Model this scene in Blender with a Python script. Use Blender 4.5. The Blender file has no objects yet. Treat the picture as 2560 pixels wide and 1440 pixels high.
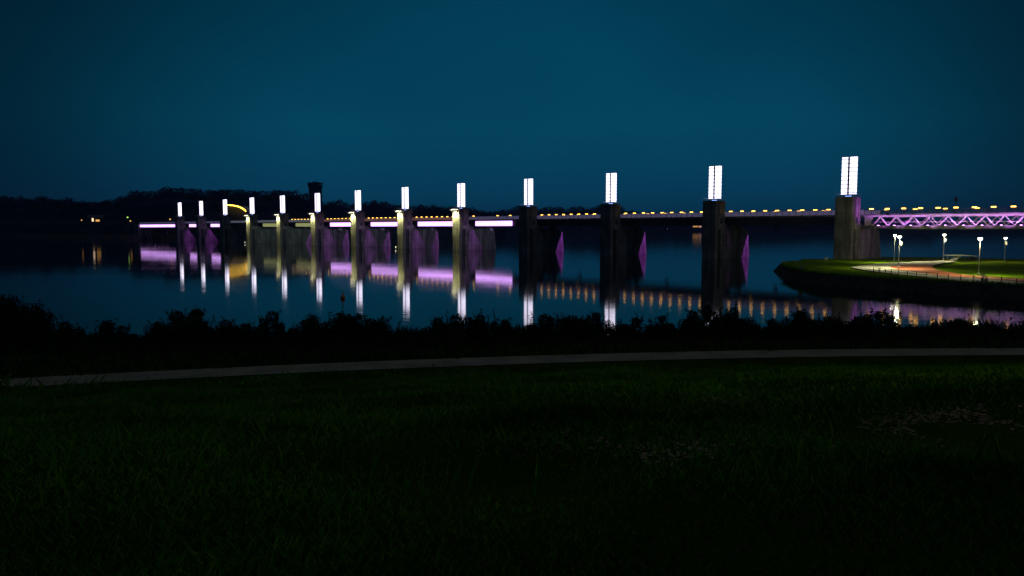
import bpy, math, random, mathutils
from math import radians, sin, cos, tan, atan, pi, sqrt
random.seed(7)
S = bpy.context.scene
C = S.collection

# ------------------------------------------------------------------ camera
F = 1850.0                    # focal length in pixels of a 2560 wide frame
H = 10.6                      # eye height over the river
PITCH = atan(149 / F)
cd = bpy.data.cameras.new('camera'); cam = bpy.data.objects.new('camera', cd); C.objects.link(cam)
cd.sensor_width = 36; cd.lens = F / 2560 * 36; cd.clip_start = 0.1; cd.clip_end = 20000
cam.location = (0, 0, H); cam.rotation_euler = (pi / 2 - PITCH, 0, 0)
S.camera = cam

# ------------------------------------------------------------------ world: dusk sky
SUN_EL, SUN_AZ = radians(2.0), radians(200)
w = bpy.data.worlds.new('World'); S.world = w; w.use_nodes = True
nt = w.node_tree; nt.nodes.clear()
N = nt.nodes.new; L = nt.links.new
out = N('ShaderNodeOutputWorld'); bg = N('ShaderNodeBackground'); L(bg.outputs[0], out.inputs[0])
sky = N('ShaderNodeTexSky'); sky.sky_type = 'NISHITA'; sky.sun_disc = False
sky.sun_elevation = SUN_EL; sky.sun_rotation = SUN_AZ; sky.air_density = 1.2; sky.ozone_density = 4.0
tc = N('ShaderNodeTexCoord')
sep = N('ShaderNodeSeparateXYZ'); L(tc.outputs['Generated'], sep.inputs[0])
# height gradient of the afterglow
r1 = N('ShaderNodeValToRGB'); L(sep.outputs['Z'], r1.inputs[0])
e = r1.color_ramp.elements
e[0].position = 0.0; e[0].color = (0.0016, 0.0380, 0.0850, 1)
e[1].position = 1.0; e[1].color = (0.004, 0.050, 0.140, 1)
for p, c in ((0.045, (0.0018, 0.0490, 0.1080)), (0.13, (0.0012, 0.0600, 0.1150)), (0.24, (0.0005, 0.0500, 0.0980)), (0.40, (0.0006, 0.034, 0.075)), (0.55, (0.003, 0.042, 0.115))):
    q = r1.color_ramp.elements.new(p); q.color = (*c, 1)
# sky colour dimmed to both sides, standing in for lens vignetting
nrm = N('ShaderNodeVectorMath'); nrm.operation = 'DOT_PRODUCT'; L(tc.outputs['Generated'], nrm.inputs[0])
nrm.inputs[1].default_value = (0.03, 0.999, 0.0)
mr = N('ShaderNodeMapRange'); mr.interpolation_type = 'SMOOTHSTEP'; L(nrm.outputs['Value'], mr.inputs['Value'])
mr.inputs['From Min'].default_value = 0.78; mr.inputs['From Max'].default_value = 0.985
mr.inputs['To Min'].default_value = 0.30; mr.inputs['To Max'].default_value = 1.0
ns = N('ShaderNodeTexNoise'); ns.inputs['Scale'].default_value = 3.2; ns.inputs['Detail'].default_value = 2
mp = N('ShaderNodeMapping'); mp.inputs['Scale'].default_value = (1, 1, 1.6); L(tc.outputs['Generated'], mp.inputs[0]); L(mp.outputs[0], ns.inputs[0])
mn = N('ShaderNodeMapRange'); L(ns.outputs['Fac'], mn.inputs['Value']); mn.inputs['From Min'].default_value = .3; mn.inputs['From Max'].default_value = .7
mn.inputs['To Min'].default_value = .92; mn.inputs['To Max'].default_value = 1.08
m1 = N('ShaderNodeMath'); m1.operation = 'MULTIPLY'; L(mr.outputs[0], m1.inputs[0]); L(mn.outputs[0], m1.inputs[1])
vs = N('ShaderNodeVectorMath'); vs.operation = 'SCALE'; L(r1.outputs[0], vs.inputs[0]); L(m1.outputs[0], vs.inputs['Scale'])
vk = N('ShaderNodeVectorMath'); vk.operation = 'MULTIPLY'; L(sky.outputs[0], vk.inputs[0]); vk.inputs[1].default_value = (0.000005, 0.00012, 0.00025)
va = N('ShaderNodeVectorMath'); va.operation = 'ADD'; L(vs.outputs[0], va.inputs[0]); L(vk.outputs[0], va.inputs[1])
L(va.outputs[0], bg.inputs['Color']); bg.inputs['Strength'].default_value = 1.0

sd = bpy.data.lights.new('ground_fill', 'SUN'); sd.energy = 0.13; sd.angle = radians(20); sd.color = (1.0, .86, .62)  # dim warm overhead fill added to brighten the ground
so = bpy.data.objects.new('ground_fill', sd); C.objects.link(so); so.rotation_euler = (radians(6), 0, radians(35)); so.location = (0, -50, 200)

S.view_settings.view_transform = 'Standard'; S.view_settings.look = 'None'
S.view_settings.exposure = 0; S.view_settings.gamma = 1
S.render.engine = 'CYCLES'
S.cycles.sample_clamp_indirect = 6
S.cycles.max_bounces = 6; S.cycles.caustics_reflective = False; S.cycles.caustics_refractive = False

# ------------------------------------------------------------------ helpers
def ray(xp, yp, D):
    up = (720 - yp) / F * D
    return ((xp - 1280) / F * D, D * cos(PITCH) + up * sin(PITCH), H + up * cos(PITCH) - D * sin(PITCH))
def ground(xp, yp, z=0.0):
    k = (720 - yp) / F * cos(PITCH) - sin(PITCH)
    return ray(xp, yp, (z - H) / k)

class MB:
    def __init__(s): s.v = []; s.f = []
    def add(s, vs, fs):
        o = len(s.v); s.v += [tuple(p) for p in vs]; s.f += [tuple(o + i for i in f) for f in fs]; return s
    def box(s, x0, x1, y0, y1, z0, z1):
        return s.add([(x0,y0,z0),(x1,y0,z0),(x1,y1,z0),(x0,y1,z0),(x0,y0,z1),(x1,y0,z1),(x1,y1,z1),(x0,y1,z1)],
              [(0,3,2,1),(4,5,6,7),(0,1,5,4),(1,2,6,5),(2,3,7,6),(3,0,4,7)])
    def prism(s, pts, z0, z1, z1f=None):
        n = len(pts)
        vs = [(x, y, z0) for x, y in pts] + [(x, y, z1) for x, y in pts]
        return s.add(vs, [tuple(range(n))[::-1], tuple(range(n, 2*n))] + [(i, (i+1) % n, n+(i+1) % n, n+i) for i in range(n)])
    def loft(s, a, b):          # closed solid between two rings of equal length
        n = len(a)
        return s.add(list(a)+list(b), [tuple(range(n))[::-1], tuple(range(n, 2*n))] + [(i, (i+1) % n, n+(i+1) % n, n+i) for i in range(n)])
    def beam(s, p, q, wd, ht=None):
        ht = ht or wd
        import mathutils
        p = mathutils.Vector(p); q = mathutils.Vector(q); d = (q - p).normalized()
        up = mathutils.Vector((0,0,1)) if abs(d.z) < .95 else mathutils.Vector((1,0,0))
        a = d.cross(up).normalized(); b = a.cross(d).normalized()
        r = [a*wd/2*i + b*ht/2*j for i, j in ((-1,-1),(1,-1),(1,1),(-1,1))]
        return s.loft([p+v for v in r], [q+v for v in r])
    def tube(s, pts, rads, n=8):
        import mathutils
        P = [mathutils.Vector(p) for p in pts]; rings = []
        for i, p in enumerate(P):
            d = (P[min(i+1, len(P)-1)] - P[max(i-1, 0)]).normalized()
            up = mathutils.Vector((0,0,1)) if abs(d.z) < .9 else mathutils.Vector((1,0,0))
            a = d.cross(up).normalized(); b = a.cross(d).normalized()
            rr = rads[i] if hasattr(rads, '__len__') else rads
            rings.append([p + a*rr*cos(2*pi*k/n) + b*rr*sin(2*pi*k/n) for k in range(n)])
        o = len(s.v)
        for r in rings: s.v += [tuple(v) for v in r]
        for i in range(len(P)-1):
            for k in range(n):
                s.f.append((o+i*n+k, o+i*n+(k+1) % n, o+(i+1)*n+(k+1) % n, o+(i+1)*n+k))
        s.f.append(tuple(o+k for k in range(n))[::-1]); s.f.append(tuple(o+(len(P)-1)*n+k for k in range(n)))
        return s
    def lathe(s, prof, c=(0,0,0), n=16):
        o = len(s.v)
        for r, z in prof:
            s.v += [(c[0]+r*cos(2*pi*k/n), c[1]+r*sin(2*pi*k/n), c[2]+z) for k in range(n)]
        for i in range(len(prof)-1):
            for k in range(n):
                s.f.append((o+i*n+k, o+i*n+(k+1) % n, o+(i+1)*n+(k+1) % n, o+(i+1)*n+k))
        s.f.append(tuple(o+k for k in range(n))[::-1]); s.f.append(tuple(o+(len(prof)-1)*n+k for k in range(n)))
        return s
    def build(s, name, mat, parent=None, smooth=False, bevel=0):
        me = bpy.data.meshes.new(name); me.from_pydata(s.v, [], s.f); me.update()
        if mat: me.materials.append(mat)
        if smooth:
            for p in me.polygons: p.use_smooth = True
        o = bpy.data.objects.new(name, me); C.objects.link(o)
        if parent: o.parent = parent
        if bevel:
            b = o.modifiers.new('bevel', 'BEVEL'); b.width = bevel; b.segments = 2; b.limit_method = 'ANGLE'
        return o

def tag(o, label=None, cat=None, group=None, kind=None):
    if label: o['label'] = label
    if cat: o['category'] = cat
    if group: o['group'] = group
    if kind: o['kind'] = kind
    return o
def empty(name, loc, rz=0):
    o = bpy.data.objects.new(name, None); C.objects.link(o); o.location = loc; o.rotation_euler = (0, 0, rz); o.empty_display_size = .5
    return o
def copy_tree(o, parent=None):
    c = o.copy(); C.objects.link(c)
    if parent: c.parent = parent
    for ch in list(o.children): copy_tree(ch, c)
    return c
def lamp(kind, name, parent, loc, energy, color, **kw):
    d = bpy.data.lights.new(name, kind); d.energy = energy; d.color = color
    rot = kw.pop('rot', (0, 0, 0))
    for k, v in kw.items(): setattr(d, k, v)
    o = bpy.data.objects.new(name, d); C.objects.link(o); o.location = loc; o.rotation_euler = rot
    if parent: o.parent = parent
    return o

# ------------------------------------------------------------------ materials
def mat(name, col, rough=.8, metal=0, var=.25, scale=1.0, bump=0, col2=None, coord='Object', stretch=(1,1,1), spec=.5):
    m = bpy.data.materials.new(name); m.use_nodes = True; t = m.node_tree; b = t.nodes['Principled BSDF']
    b.inputs['Roughness'].default_value = rough; b.inputs['Metallic'].default_value = metal
    b.inputs['Specular IOR Level'].default_value = spec
    g = t.nodes.new('ShaderNodeNewGeometry') if coord == 'World' else t.nodes.new('ShaderNodeTexCoord')
    mpn = t.nodes.new('ShaderNodeMapping'); mpn.inputs['Scale'].default_value = stretch
    t.links.new(g.outputs['Position' if coord == 'World' else 'Object'], mpn.inputs[0])
    n = t.nodes.new('ShaderNodeTexNoise'); n.inputs['Scale'].default_value = scale; n.inputs['Detail'].default_value = 8
    t.links.new(mpn.outputs[0], n.inputs['Vector'])
    r = t.nodes.new('ShaderNodeValToRGB'); r.color_ramp.elements[0].position = .35; r.color_ramp.elements[1].position = .65
    c2 = col2 or tuple(c * (1 - var) for c in col)
    r.color_ramp.elements[0].color = (*c2, 1); r.color_ramp.elements[1].color = (*col, 1)
    t.links.new(n.outputs['Fac'], r.inputs[0]); t.links.new(r.outputs[0], b.inputs['Base Color'])
    if bump:
        bn = t.nodes.new('ShaderNodeBump'); bn.inputs['Strength'].default_value = bump; bn.inputs['Distance'].default_value = .1
        t.links.new(n.outputs['Fac'], bn.inputs['Height']); t.links.new(bn.outputs[0], b.inputs['Normal'])
    return m
def emis(name, col, st):
    m = bpy.data.materials.new(name); m.use_nodes = True; b = m.node_tree.nodes['Principled BSDF']
    b.inputs['Base Color'].default_value = (.5, .5, .5, 1)
    b.inputs['Emission Color'].default_value = (*col, 1); b.inputs['Emission Strength'].default_value = st
    return m

def concrete_mat(name='concrete', base=(.34, .33, .31)):
    # board-marked concrete: vertical run-off stains, faint lift joints, blotches
    m = bpy.data.materials.new(name); m.use_nodes = True; t = m.node_tree; b = t.nodes['Principled BSDF']
    b.inputs['Roughness'].default_value = .85; b.inputs['Specular IOR Level'].default_value = .2
    g = t.nodes.new('ShaderNodeTexCoord')
    a = t.nodes.new('ShaderNodeMapping'); a.inputs['Scale'].default_value = (1.3, 1.3, .07)
    t.links.new(g.outputs['Object'], a.inputs[0])
    n = t.nodes.new('ShaderNodeTexNoise'); n.inputs['Scale'].default_value = 1; n.inputs['Detail'].default_value = 6
    t.links.new(a.outputs[0], n.inputs['Vector'])
    n2 = t.nodes.new('ShaderNodeTexNoise'); n2.inputs['Scale'].default_value = .22; n2.inputs['Detail'].default_value = 4
    t.links.new(g.outputs['Object'], n2.inputs['Vector'])
    mx = t.nodes.new('ShaderNodeMath'); mx.operation = 'MULTIPLY'; t.links.new(n.outputs['Fac'], mx.inputs[0]); t.links.new(n2.outputs['Fac'], mx.inputs[1])
    r = t.nodes.new('ShaderNodeValToRGB'); r.color_ramp.elements[0].position = .14; r.color_ramp.elements[1].position = .36
    r.color_ramp.elements[0].color = (*[c*.32 for c in base], 1); r.color_ramp.elements[1].color = (*base, 1)
    t.links.new(mx.outputs[0], r.inputs[0])
    sp = t.nodes.new('ShaderNodeSeparateXYZ'); t.links.new(g.outputs['Object'], sp.inputs[0])
    md = t.nodes.new('ShaderNodeMath'); md.operation = 'PINGPONG'; md.inputs[1].default_value = 1.25; t.links.new(sp.outputs['Z'], md.inputs[0])
    lt = t.nodes.new('ShaderNodeMath'); lt.operation = 'GREATER_THAN'; lt.inputs[1].default_value = .06; t.links.new(md.outputs[0], lt.inputs[0])
    mm = t.nodes.new('ShaderNodeMapRange'); mm.inputs['To Min'].default_value = .6; t.links.new(lt.outputs[0], mm.inputs['Value'])
    v = t.nodes.new('ShaderNodeVectorMath'); v.operation = 'SCALE'; t.links.new(r.outputs[0], v.inputs[0]); t.links.new(mm.outputs[0], v.inputs['Scale'])
    t.links.new(v.outputs[0], b.inputs['Base Color'])
    bn = t.nodes.new('ShaderNodeBump'); bn.inputs['Strength'].default_value = .3; bn.inputs['Distance'].default_value = .05
    t.links.new(n2.outputs['Fac'], bn.inputs['Height']); t.links.new(bn.outputs[0], b.inputs['Normal'])
    return m

def panel_mat(name, col, st, line=.55, rows=1.235, cols=.60, amp=.12):
    # backlit glass panes: bright cells, darker glazing bars
    m = bpy.data.materials.new(name); m.use_nodes = True; t = m.node_tree; b = t.nodes['Principled BSDF']
    g = t.nodes.new('ShaderNodeTexCoord'); sp = t.nodes.new('ShaderNodeSeparateXYZ'); t.links.new(g.outputs['Object'], sp.inputs[0])
    def lines(outp, period, wdt):
        d = t.nodes.new('ShaderNodeMath'); d.operation = 'PINGPONG'; d.inputs[1].default_value = period/2; t.links.new(outp, d.inputs[0])
        q = t.nodes.new('ShaderNodeMapRange'); q.inputs['From Min'].default_value = wdt*.3; q.inputs['From Max'].default_value = wdt
        q.inputs['To Min'].default_value = line; t.links.new(d.outputs[0], q.inputs['Value']); return q.outputs[0]
    a = lines(sp.outputs['Z'], rows, .19); c = lines(sp.outputs['X'], cols, .05)
    mu = t.nodes.new('ShaderNodeMath'); mu.operation = 'MULTIPLY'; t.links.new(a, mu.inputs[0]); t.links.new(c, mu.inputs[1])
    n = t.nodes.new('ShaderNodeTexNoise'); n.inputs['Scale'].default_value = .9; t.links.new(g.outputs['Object'], n.inputs['Vector'])
    q = t.nodes.new('ShaderNodeMapRange'); q.inputs['To Min'].default_value = 1-amp; q.inputs['To Max'].default_value = 1+amp; t.links.new(n.outputs['Fac'], q.inputs['Value'])
    mu2 = t.nodes.new('ShaderNodeMath'); mu2.operation = 'MULTIPLY'; t.links.new(mu.outputs[0], mu2.inputs[0]); t.links.new(q.outputs[0], mu2.inputs[1])
    mu3 = t.nodes.new('ShaderNodeMath'); mu3.operation = 'MULTIPLY'; mu3.inputs[1].default_value = st; t.links.new(mu2.outputs[0], mu3.inputs[0])
    b.inputs['Base Color'].default_value = (.6, .6, .62, 1); b.inputs['Roughness'].default_value = .2
    b.inputs['Emission Color'].default_value = (*col, 1); t.links.new(mu3.outputs[0], b.inputs['Emission Strength'])
    return m

M = {}
M['concrete'] = concrete_mat()
def glow(m, col, st):
    b = m.node_tree.nodes['Principled BSDF']; b.inputs['Emission Color'].default_value = (*col, 1); b.inputs['Emission Strength'].default_value = st; return m
M['steel_dark'] = mat('painted_steel', (.055, .075, .085), .55, 0, .35, 2)
M['steel'] = mat('galvanised_steel', (.30, .31, .32), .45, .3, .2, 4)
M['truss'] = mat('white_painted_steel', (.62, .61, .60), .5, 0, .25, 1.4)
M['deck'] = concrete_mat('deck_concrete', (.26, .26, .25))
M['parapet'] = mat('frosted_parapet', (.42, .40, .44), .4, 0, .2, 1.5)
glow(M['parapet'], (.32, .28, .60), .15)        # glazed panels; weak emission stands in for lamplight through them
M['parapet_amber'] = glow(mat('amber_lit_parapet', (.42, .40, .44), .4, 0, .2, 1.5), (.75, .34, .30), .14)  # same panels, amber lamplight put into the emission
M['parapet_pale'] = glow(mat('pale_lit_parapet', (.42, .40, .44), .4, 0, .2, 1.5), (.45, .5, .62), .16)  # same panels, pale lamplight put into the emission
M['tower_light'] = panel_mat('tower_light_glass', (.84, .78, 1.0), 2.6, line=.16)
M['violet'] = panel_mat('violet_girder_glow', (.72, .36, 1.0), 2.8, line=.85, rows=1.5, cols=4.5, amp=.25)  # glow stands in for violet floodlighting on the girder faces
M['yellow_girder_glow'] = emis('pale_yellow_glow', (.45, .47, .18), .55)  # the same girder glow in yellow
M['amber'] = emis('amber_lamp', (1.0, .50, .07), 7.0)
M['white_lamp'] = emis('white_lamp', (1.0, .93, .75), 18)
M['warm'] = emis('warm_window', (1.0, .50, .10), .9)
M['green_l'] = emis('green_lamp', (.55, .95, .15), 1.2)
M['orange'] = emis('orange_lamp', (1.0, .56, .05), 7)
M['grass_soil'] = mat('turf', (.018, .05, .003), .95, 0, .5, .35, .3, coord='World', spec=0)
M['blade'] = mat('grass_blade', (.06, .30, .008), .8, 0, .6, .3, coord='World', spec=.15)
M['lawn'] = mat('lawn', (.085, .155, .006), .95, 0, .45, .35, .3, coord='World', spec=0)
M['rock'] = mat('bank_rock', (.050, .050, .05), .95, 0, .6, .8, .8, coord='World', spec=0)
M['stone'] = mat('pale_stones', (.20, .165, .11), .8, 0, .5, .3, coord='World')
M['path'] = mat('river_path', (.20, .21, .15), .9, 0, .3, .8, .1, coord='World', spec=.1)
M['pale_path'] = mat('pale_paving', (.38, .36, .30), .85, 0, .3, .6, .1, coord='World', spec=.1)
M['red_path'] = mat('red_paving', (.36, .11, .055), .85, 0, .35, .5, .1, coord='World', spec=.1)
M['leaf'] = mat('leaf', (.025, .035, .012), .85, 0, .5, .6, coord='World', spec=.1)
M['bark'] = mat('bark', (.05, .04, .03), .9, 0, .4, 3)
M['wood_hill'] = mat('hill_wood', (.02, .026, .05), .95, 0, .4, .02, coord='World', spec=0)
M['render'] = mat('pale_render', (.30, .30, .30), .85, 0, .2, .3)
M['bldg'] = mat('dark_cladding', (.05, .06, .08), .8, 0, .3, .3)
M['glass'] = mat('dark_glass', (.03, .04, .05), .15, 0, .2, .5)
M['buoy'] = mat('buoy_paint', (.8, .22, .02), .5, 0, .3, 4)
M['red'] = mat('lifebuoy_paint', (.65, .63, .58), .5, 0, .2, 4)
M['cap'] = mat('roof_metal', (.5, .5, .48), .5, 0, .15, 2)

# water
m = bpy.data.materials.new('water'); m.use_nodes = True; t = m.node_tree; b = t.nodes['Principled BSDF']
b.inputs['Base Color'].default_value = (.001, .004, .007, 1); b.inputs['Roughness'].default_value = .07; b.inputs['IOR'].default_value = 1.33; b.inputs['Specular IOR Level'].default_value = .24
g = t.nodes.new('ShaderNodeNewGeometry')
mpn = t.nodes.new('ShaderNodeMapping'); mpn.inputs['Scale'].default_value = (.16, 1.0, 1); mpn.inputs['Rotation'].default_value = (0, 0, radians(8)); t.links.new(g.outputs['Position'], mpn.inputs[0])
n = t.nodes.new('ShaderNodeTexNoise'); n.inputs['Scale'].default_value = 1.0; n.inputs['Detail'].default_value = 3; t.links.new(mpn.outputs[0], n.inputs['Vector'])
n2 = t.nodes.new('ShaderNodeTexNoise'); n2.inputs['Scale'].default_value = .02; n2.inputs['Detail'].default_value = 3; t.links.new(mpn.outputs[0], n2.inputs['Vector'])
rr = t.nodes.new('ShaderNodeMapRange'); rr.inputs['From Min'].default_value = .4; rr.inputs['From Max'].default_value = .62; rr.inputs['To Min'].default_value = .04; rr.inputs['To Max'].default_value = .056
t.links.new(n2.outputs['Fac'], rr.inputs['Value']); t.links.new(rr.outputs[0], b.inputs['Roughness'])
bn = t.nodes.new('ShaderNodeBump'); bn.inputs['Distance'].default_value = .05
n3 = t.nodes.new('ShaderNodeTexNoise'); n3.inputs['Scale'].default_value = .045; n3.inputs['Detail'].default_value = 5; t.links.new(mpn.outputs[0], n3.inputs['Vector'])
r3 = t.nodes.new('ShaderNodeMapRange'); r3.inputs['From Min'].default_value = .38; r3.inputs['From Max'].default_value = .62; r3.inputs['To Min'].default_value = .09; r3.inputs['To Max'].default_value = .24
t.links.new(n3.outputs['Fac'], r3.inputs['Value']); t.links.new(r3.outputs[0], bn.inputs['Strength'])
t.links.new(n.outputs['Fac'], bn.inputs['Height']); t.links.new(bn.outputs[0], b.inputs['Normal'])
M['water'] = m
wb = MB().add([(-9000, 30, 0), (9000, 30, 0), (9000, 12000, 0), (-9000, 12000, 0)], [(0, 1, 2, 3)]).build('water', m); tag(wb, kind='structure')

# ------------------------------------------------------------------ the line of the weir
Z0 = 221.0; AA, BB, CC = 843.386, -261.199, .146574
def pier_pos(i):               # i counted from the right hand (nearest) tower, 0..12
    k = 1 + CC * i; D = Z0 * k; u = (AA + BB * i) / k
    X = u * D / F
    return X, (D + sin(PITCH) * 15.4) / cos(PITCH)
p0 = pier_pos(0); p1 = pier_pos(1)
T = (p0[0]-p1[0], p0[1]-p1[1]); SP = sqrt(T[0]**2+T[1]**2); RZ = math.atan2(T[1], T[0])
ux, uy = T[0]/SP, T[1]/SP; nx, ny = -uy, ux
def dam(a, n, z=0.0):          # a metres to the right of tower 13, n metres behind the tower line
    return (p0[0] + ux*a + nx*n, p0[1] + uy*a + ny*n, z)

ORD = ['', 'first', 'second', 'third', 'fourth', 'fifth', 'sixth', 'seventh', 'eighth', 'ninth', 'tenth', 'eleventh', 'twelfth', 'thirteenth']
DZ = 14.6      # road deck level
GB = 11.6      # girder soffit

HOOD = {4, 5, 6, 7, 8, 9}; SPA = {1, 2, 3, 5, 6, 7, 8, 10, 11, 12}; SPB = {1, 2, 6, 7, 8, 9}
VIO = (.62, .12, 1.0)

def shared(name, fn, cache={}):
    return cache.setdefault(name, fn())

def tower_mesh(base):
    mb = MB()
    mb.box(-2.5, 2.5, -3.4, 2.6, GB-1.2, 20.0)                      # shaft above the gate slots
    mb.box(-1.7, 1.7, -3.38, 2.58, base, GB-1.2)                    # core between the slots
    for s in (-1, 1):
        a, c = (1.7, 2.5) if s > 0 else (-2.5, -1.7)
        mb.box(a, c, -3.4, -1.8, base, GB-1.2); mb.box(a, c, .4, 2.6, base, GB-1.2)
    mb.box(-2.62, 2.62, -2.6, 2.72, 18.9, 19.6)                     # string course
    for s in (-1, 1):                                               # ribs on the flanks
        for y in (-2.55, -1.2, 1.2, 2.2):
            mb.box(*(sorted((s*2.5, s*2.62))), y, y+.3, GB-1.0, 18.9)
    for x in (-1.6, -.15, 1.3): mb.box(x, x+.3, -3.5, -3.4, GB-1.0, 18.9)
    return mb
def body_mesh(base, z1=10.5):
    mb = MB()
    def ring(z, e):
        pts = [(-2.5, 2.6), (2.5, 2.6), (2.5+e*.3, 18.6+e)]
        for k in range(1, 8):
            a = k*pi/8; pts.append((2.4*cos(a)+e*.3*cos(a), 18.6+e+1.6*sin(a)))
        pts.append((-2.5-e*.3, 18.6+e)); return [(x, y, z) for x, y in pts]
    lv = [(base, 1.2), (z1-2.2, .15), (z1-1.2, -.25), (z1-.5, -1.0), (z1-.12, -2.2), (z1, -3.2)]
    n0 = len(mb.v); rs = []
    for q_, (z, e) in enumerate(lv):
        r_ = ring(z, max(e, 0)); k_ = (20.2-2.6+min(e, 0)*1.0)/(20.2-2.6) if e < 0 else 1
        w_ = {3: .985, 4: .95, 5: .88}.get(q_, 1)
        rs.append([(x*w_, 2.6+(y-2.6)*k_, z) for x, y, z in r_]); mb.v += rs[-1]
    m_ = len(rs[0])
    for a in range(len(lv)-1):
        for c in range(m_): mb.f.append((n0+a*m_+c, n0+a*m_+(c+1) % m_, n0+(a+1)*m_+(c+1) % m_, n0+(a+1)*m_+c))
    mb.f.append(tuple(n0+(len(lv)-1)*m_+c for c in range(m_)))
    mb.box(-1.8, 1.8, 4.6, 6.2, z1, GB); mb.box(-1.8, 1.8, 14.6, 16.2, z1, GB)      # bearing blocks
    mb.loft([(-2.3,2.6,z1-.4),(2.3,2.6,z1-.4),(2.3,2.6,GB+1),(-2.3,2.6,GB+1)], [(-2.3,5.4,GB-.35),(2.3,5.4,GB-.35),(2.3,5.4,GB),(-2.3,5.4,GB)])
    return mb

def make_pier(num):
    i = 13 - num
    X, Y = pier_pos(i)
    base = .9 if num == 13 else -4
    root = empty('weir_pier', (X, Y, 0), RZ)
    look = []
    if num in (4, 5, 6, 7, 8, 9): look = 'yellow-lit face under a hood'
    elif num in (10, 11, 12): look = 'unlit dark front'
    elif num == 13: look = 'standing on the grass bank, greenish lamplight at its foot'
    else: look = 'dim violet sides and no hood'
    lab = 'concrete weir tower, %s of thirteen from left, %s' % (ORD[num], look)
    if num == 13: lab = 'concrete weir tower standing on the grassy bank, nearest of all, stained and ribbed'
    tag(root, lab, 'weir pier', 'concrete piers along the weir')
    t = tower_mesh(base).build('tower', M['concrete'], root)
    bd = body_mesh(base).build('pier_body', M['concrete'], root)
    for s in (-1, 1):
        mb = MB().box(*sorted((s*1.72, s*2.0)), -1.7, .3, base, GB-1.6)
        mb.build('gate_slot', M['steel_dark'], root)
    mb = MB()
    for s in (-1, 1):                                              # service platform rail on the roof
        mb.beam((s*2.4, -3.3, 20.9), (s*2.4, 2.5, 20.9), .06)
        for y in (-3.3, -1.4, .6, 2.5): mb.beam((s*2.4, y, 20), (s*2.4, y, 20.9), .05)
    mb.build('roof_rail', M['steel'], root)
    # control cabin window on the flank facing the near bank
    MB().box(2.5, 2.58, -.4, 1.0, 12.2, 14.0).build('side_door', M['steel_dark'], root)
    if num in HOOD:
        hb = MB().box(-2.5, 2.5, -6.1, -3.4, 19.55, 19.95)
        hb.beam((-2.2, -3.4, 18.4), (-2.2, -5.4, 19.5), .18); hb.beam((2.2, -3.4, 18.4), (2.2, -5.4, 19.5), .18)
        hood = hb.build('hood', M['cap'], root)
        MB().box(-1.9, 1.9, -4.7, -4.0, 19.35, 19.52).build('lamp_strip', emis('hood_lamp', (1, .92, .62), 7), hood) if 'hl' not in M else MB().box(-1.9, 1.9, -4.7, -4.0, 19.35, 19.52).build('lamp_strip', M['hl'], hood)
        lamp('SPOT', 'hood_spot', root, (0, -4.9, 19.3), HOOD_W*.55, (1.0, .98, .42), spot_size=radians(120), spot_blend=.6, shadow_soft_size=.3, rot=(radians(8), 0, 0))
        lamp('SPOT', 'hood_side_spot', root, (3.3, -3.2, 19.2), HOOD_W*.06, (1.0, .98, .42), spot_size=radians(50), spot_blend=.8, shadow_soft_size=.2, rot=(0, radians(-8), 0))
    for flag, y, sz, e in ((num in SPA, 19.3, 37, SPOT_W), (num in SPB, 4.9, 35, SPOT_W*.55)):
        if flag:
            wall = [(19.7,11.2),(13.6 if num < 10 else 13.8,-.4),(22.6,-.4),(22.6,11.2)] if y > 10 else [(4.9,11.2),(4.3,11.2),(1.2,-.4),(12.6,-.4)]
            LX, LY, LZ = 14.0, (18.0 if y > 10 else 6.5), 10.7
            fx = MB().box(LX-.02, LX+.5, LY-.35, LY+.35, LZ-.3, LZ+.45).beam((LX+.3, LY, LZ+.45), (LX+.3, LY, GB+.1), .1)
            fx = fx.build('floodlight', M['steel_dark'], root)
            kk = .3/(LX-2.5); px_ = LX-.3
            inner = [(LY+(a-LY)*kk*1.0, LZ+(b_-LZ)*kk) for a, b_ in wall]
            # shutter plate added to cut the violet beam to a wedge; wide rim
            cy_ = sum(p[0] for p in inner)/4; cz_ = sum(p[1] for p in inner)/4
            outer = [(cy_+(a-cy_)*8+(.25 if a > cy_ else -.25), cz_+(b_-cz_)*4+(.3 if b_ > cz_ else -.3)) for a, b_ in inner]
            pl = MB(); pl.add([(px_, a, b_) for a, b_ in inner]+[(px_, a, b_) for a, b_ in outer], [(k_, (k_+1) % 4, 4+(k_+1) % 4, 4+k_) for k_ in range(4)])
            y0_, y1_ = min(p[0] for p in outer), max(p[0] for p in outer); z0_, z1_ = min(p[1] for p in outer), max(p[1] for p in outer)
            pl.box(px_+.01, LX, y0_-.06, y0_-.02, z0_, z1_).box(px_+.01, LX, y1_+.02, y1_+.06, z0_, z1_).box(px_+.01, LX, y0_, y1_, z0_-.06, z0_-.02)
            pl.build('beam_mask', M['steel_dark'], fx)
            far = 1 + .06*(12-num) if num < 10 else 1
            tz, ty = sum(b_ for a, b_ in wall)/4-LZ, sum(a for a, b_ in wall)/4-LY
            d = mathutils.Vector((2.5-LX, ty, tz)).normalized()
            lo = lamp('SPOT', 'violet_spot', root, (LX-.03, LY, LZ), e*far*(1 if num > 9 else .45), VIO, spot_size=radians(64), spot_blend=.1, shadow_soft_size=.004)
            lo.rotation_euler = d.to_track_quat('-Z', 'Y').to_euler()
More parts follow.
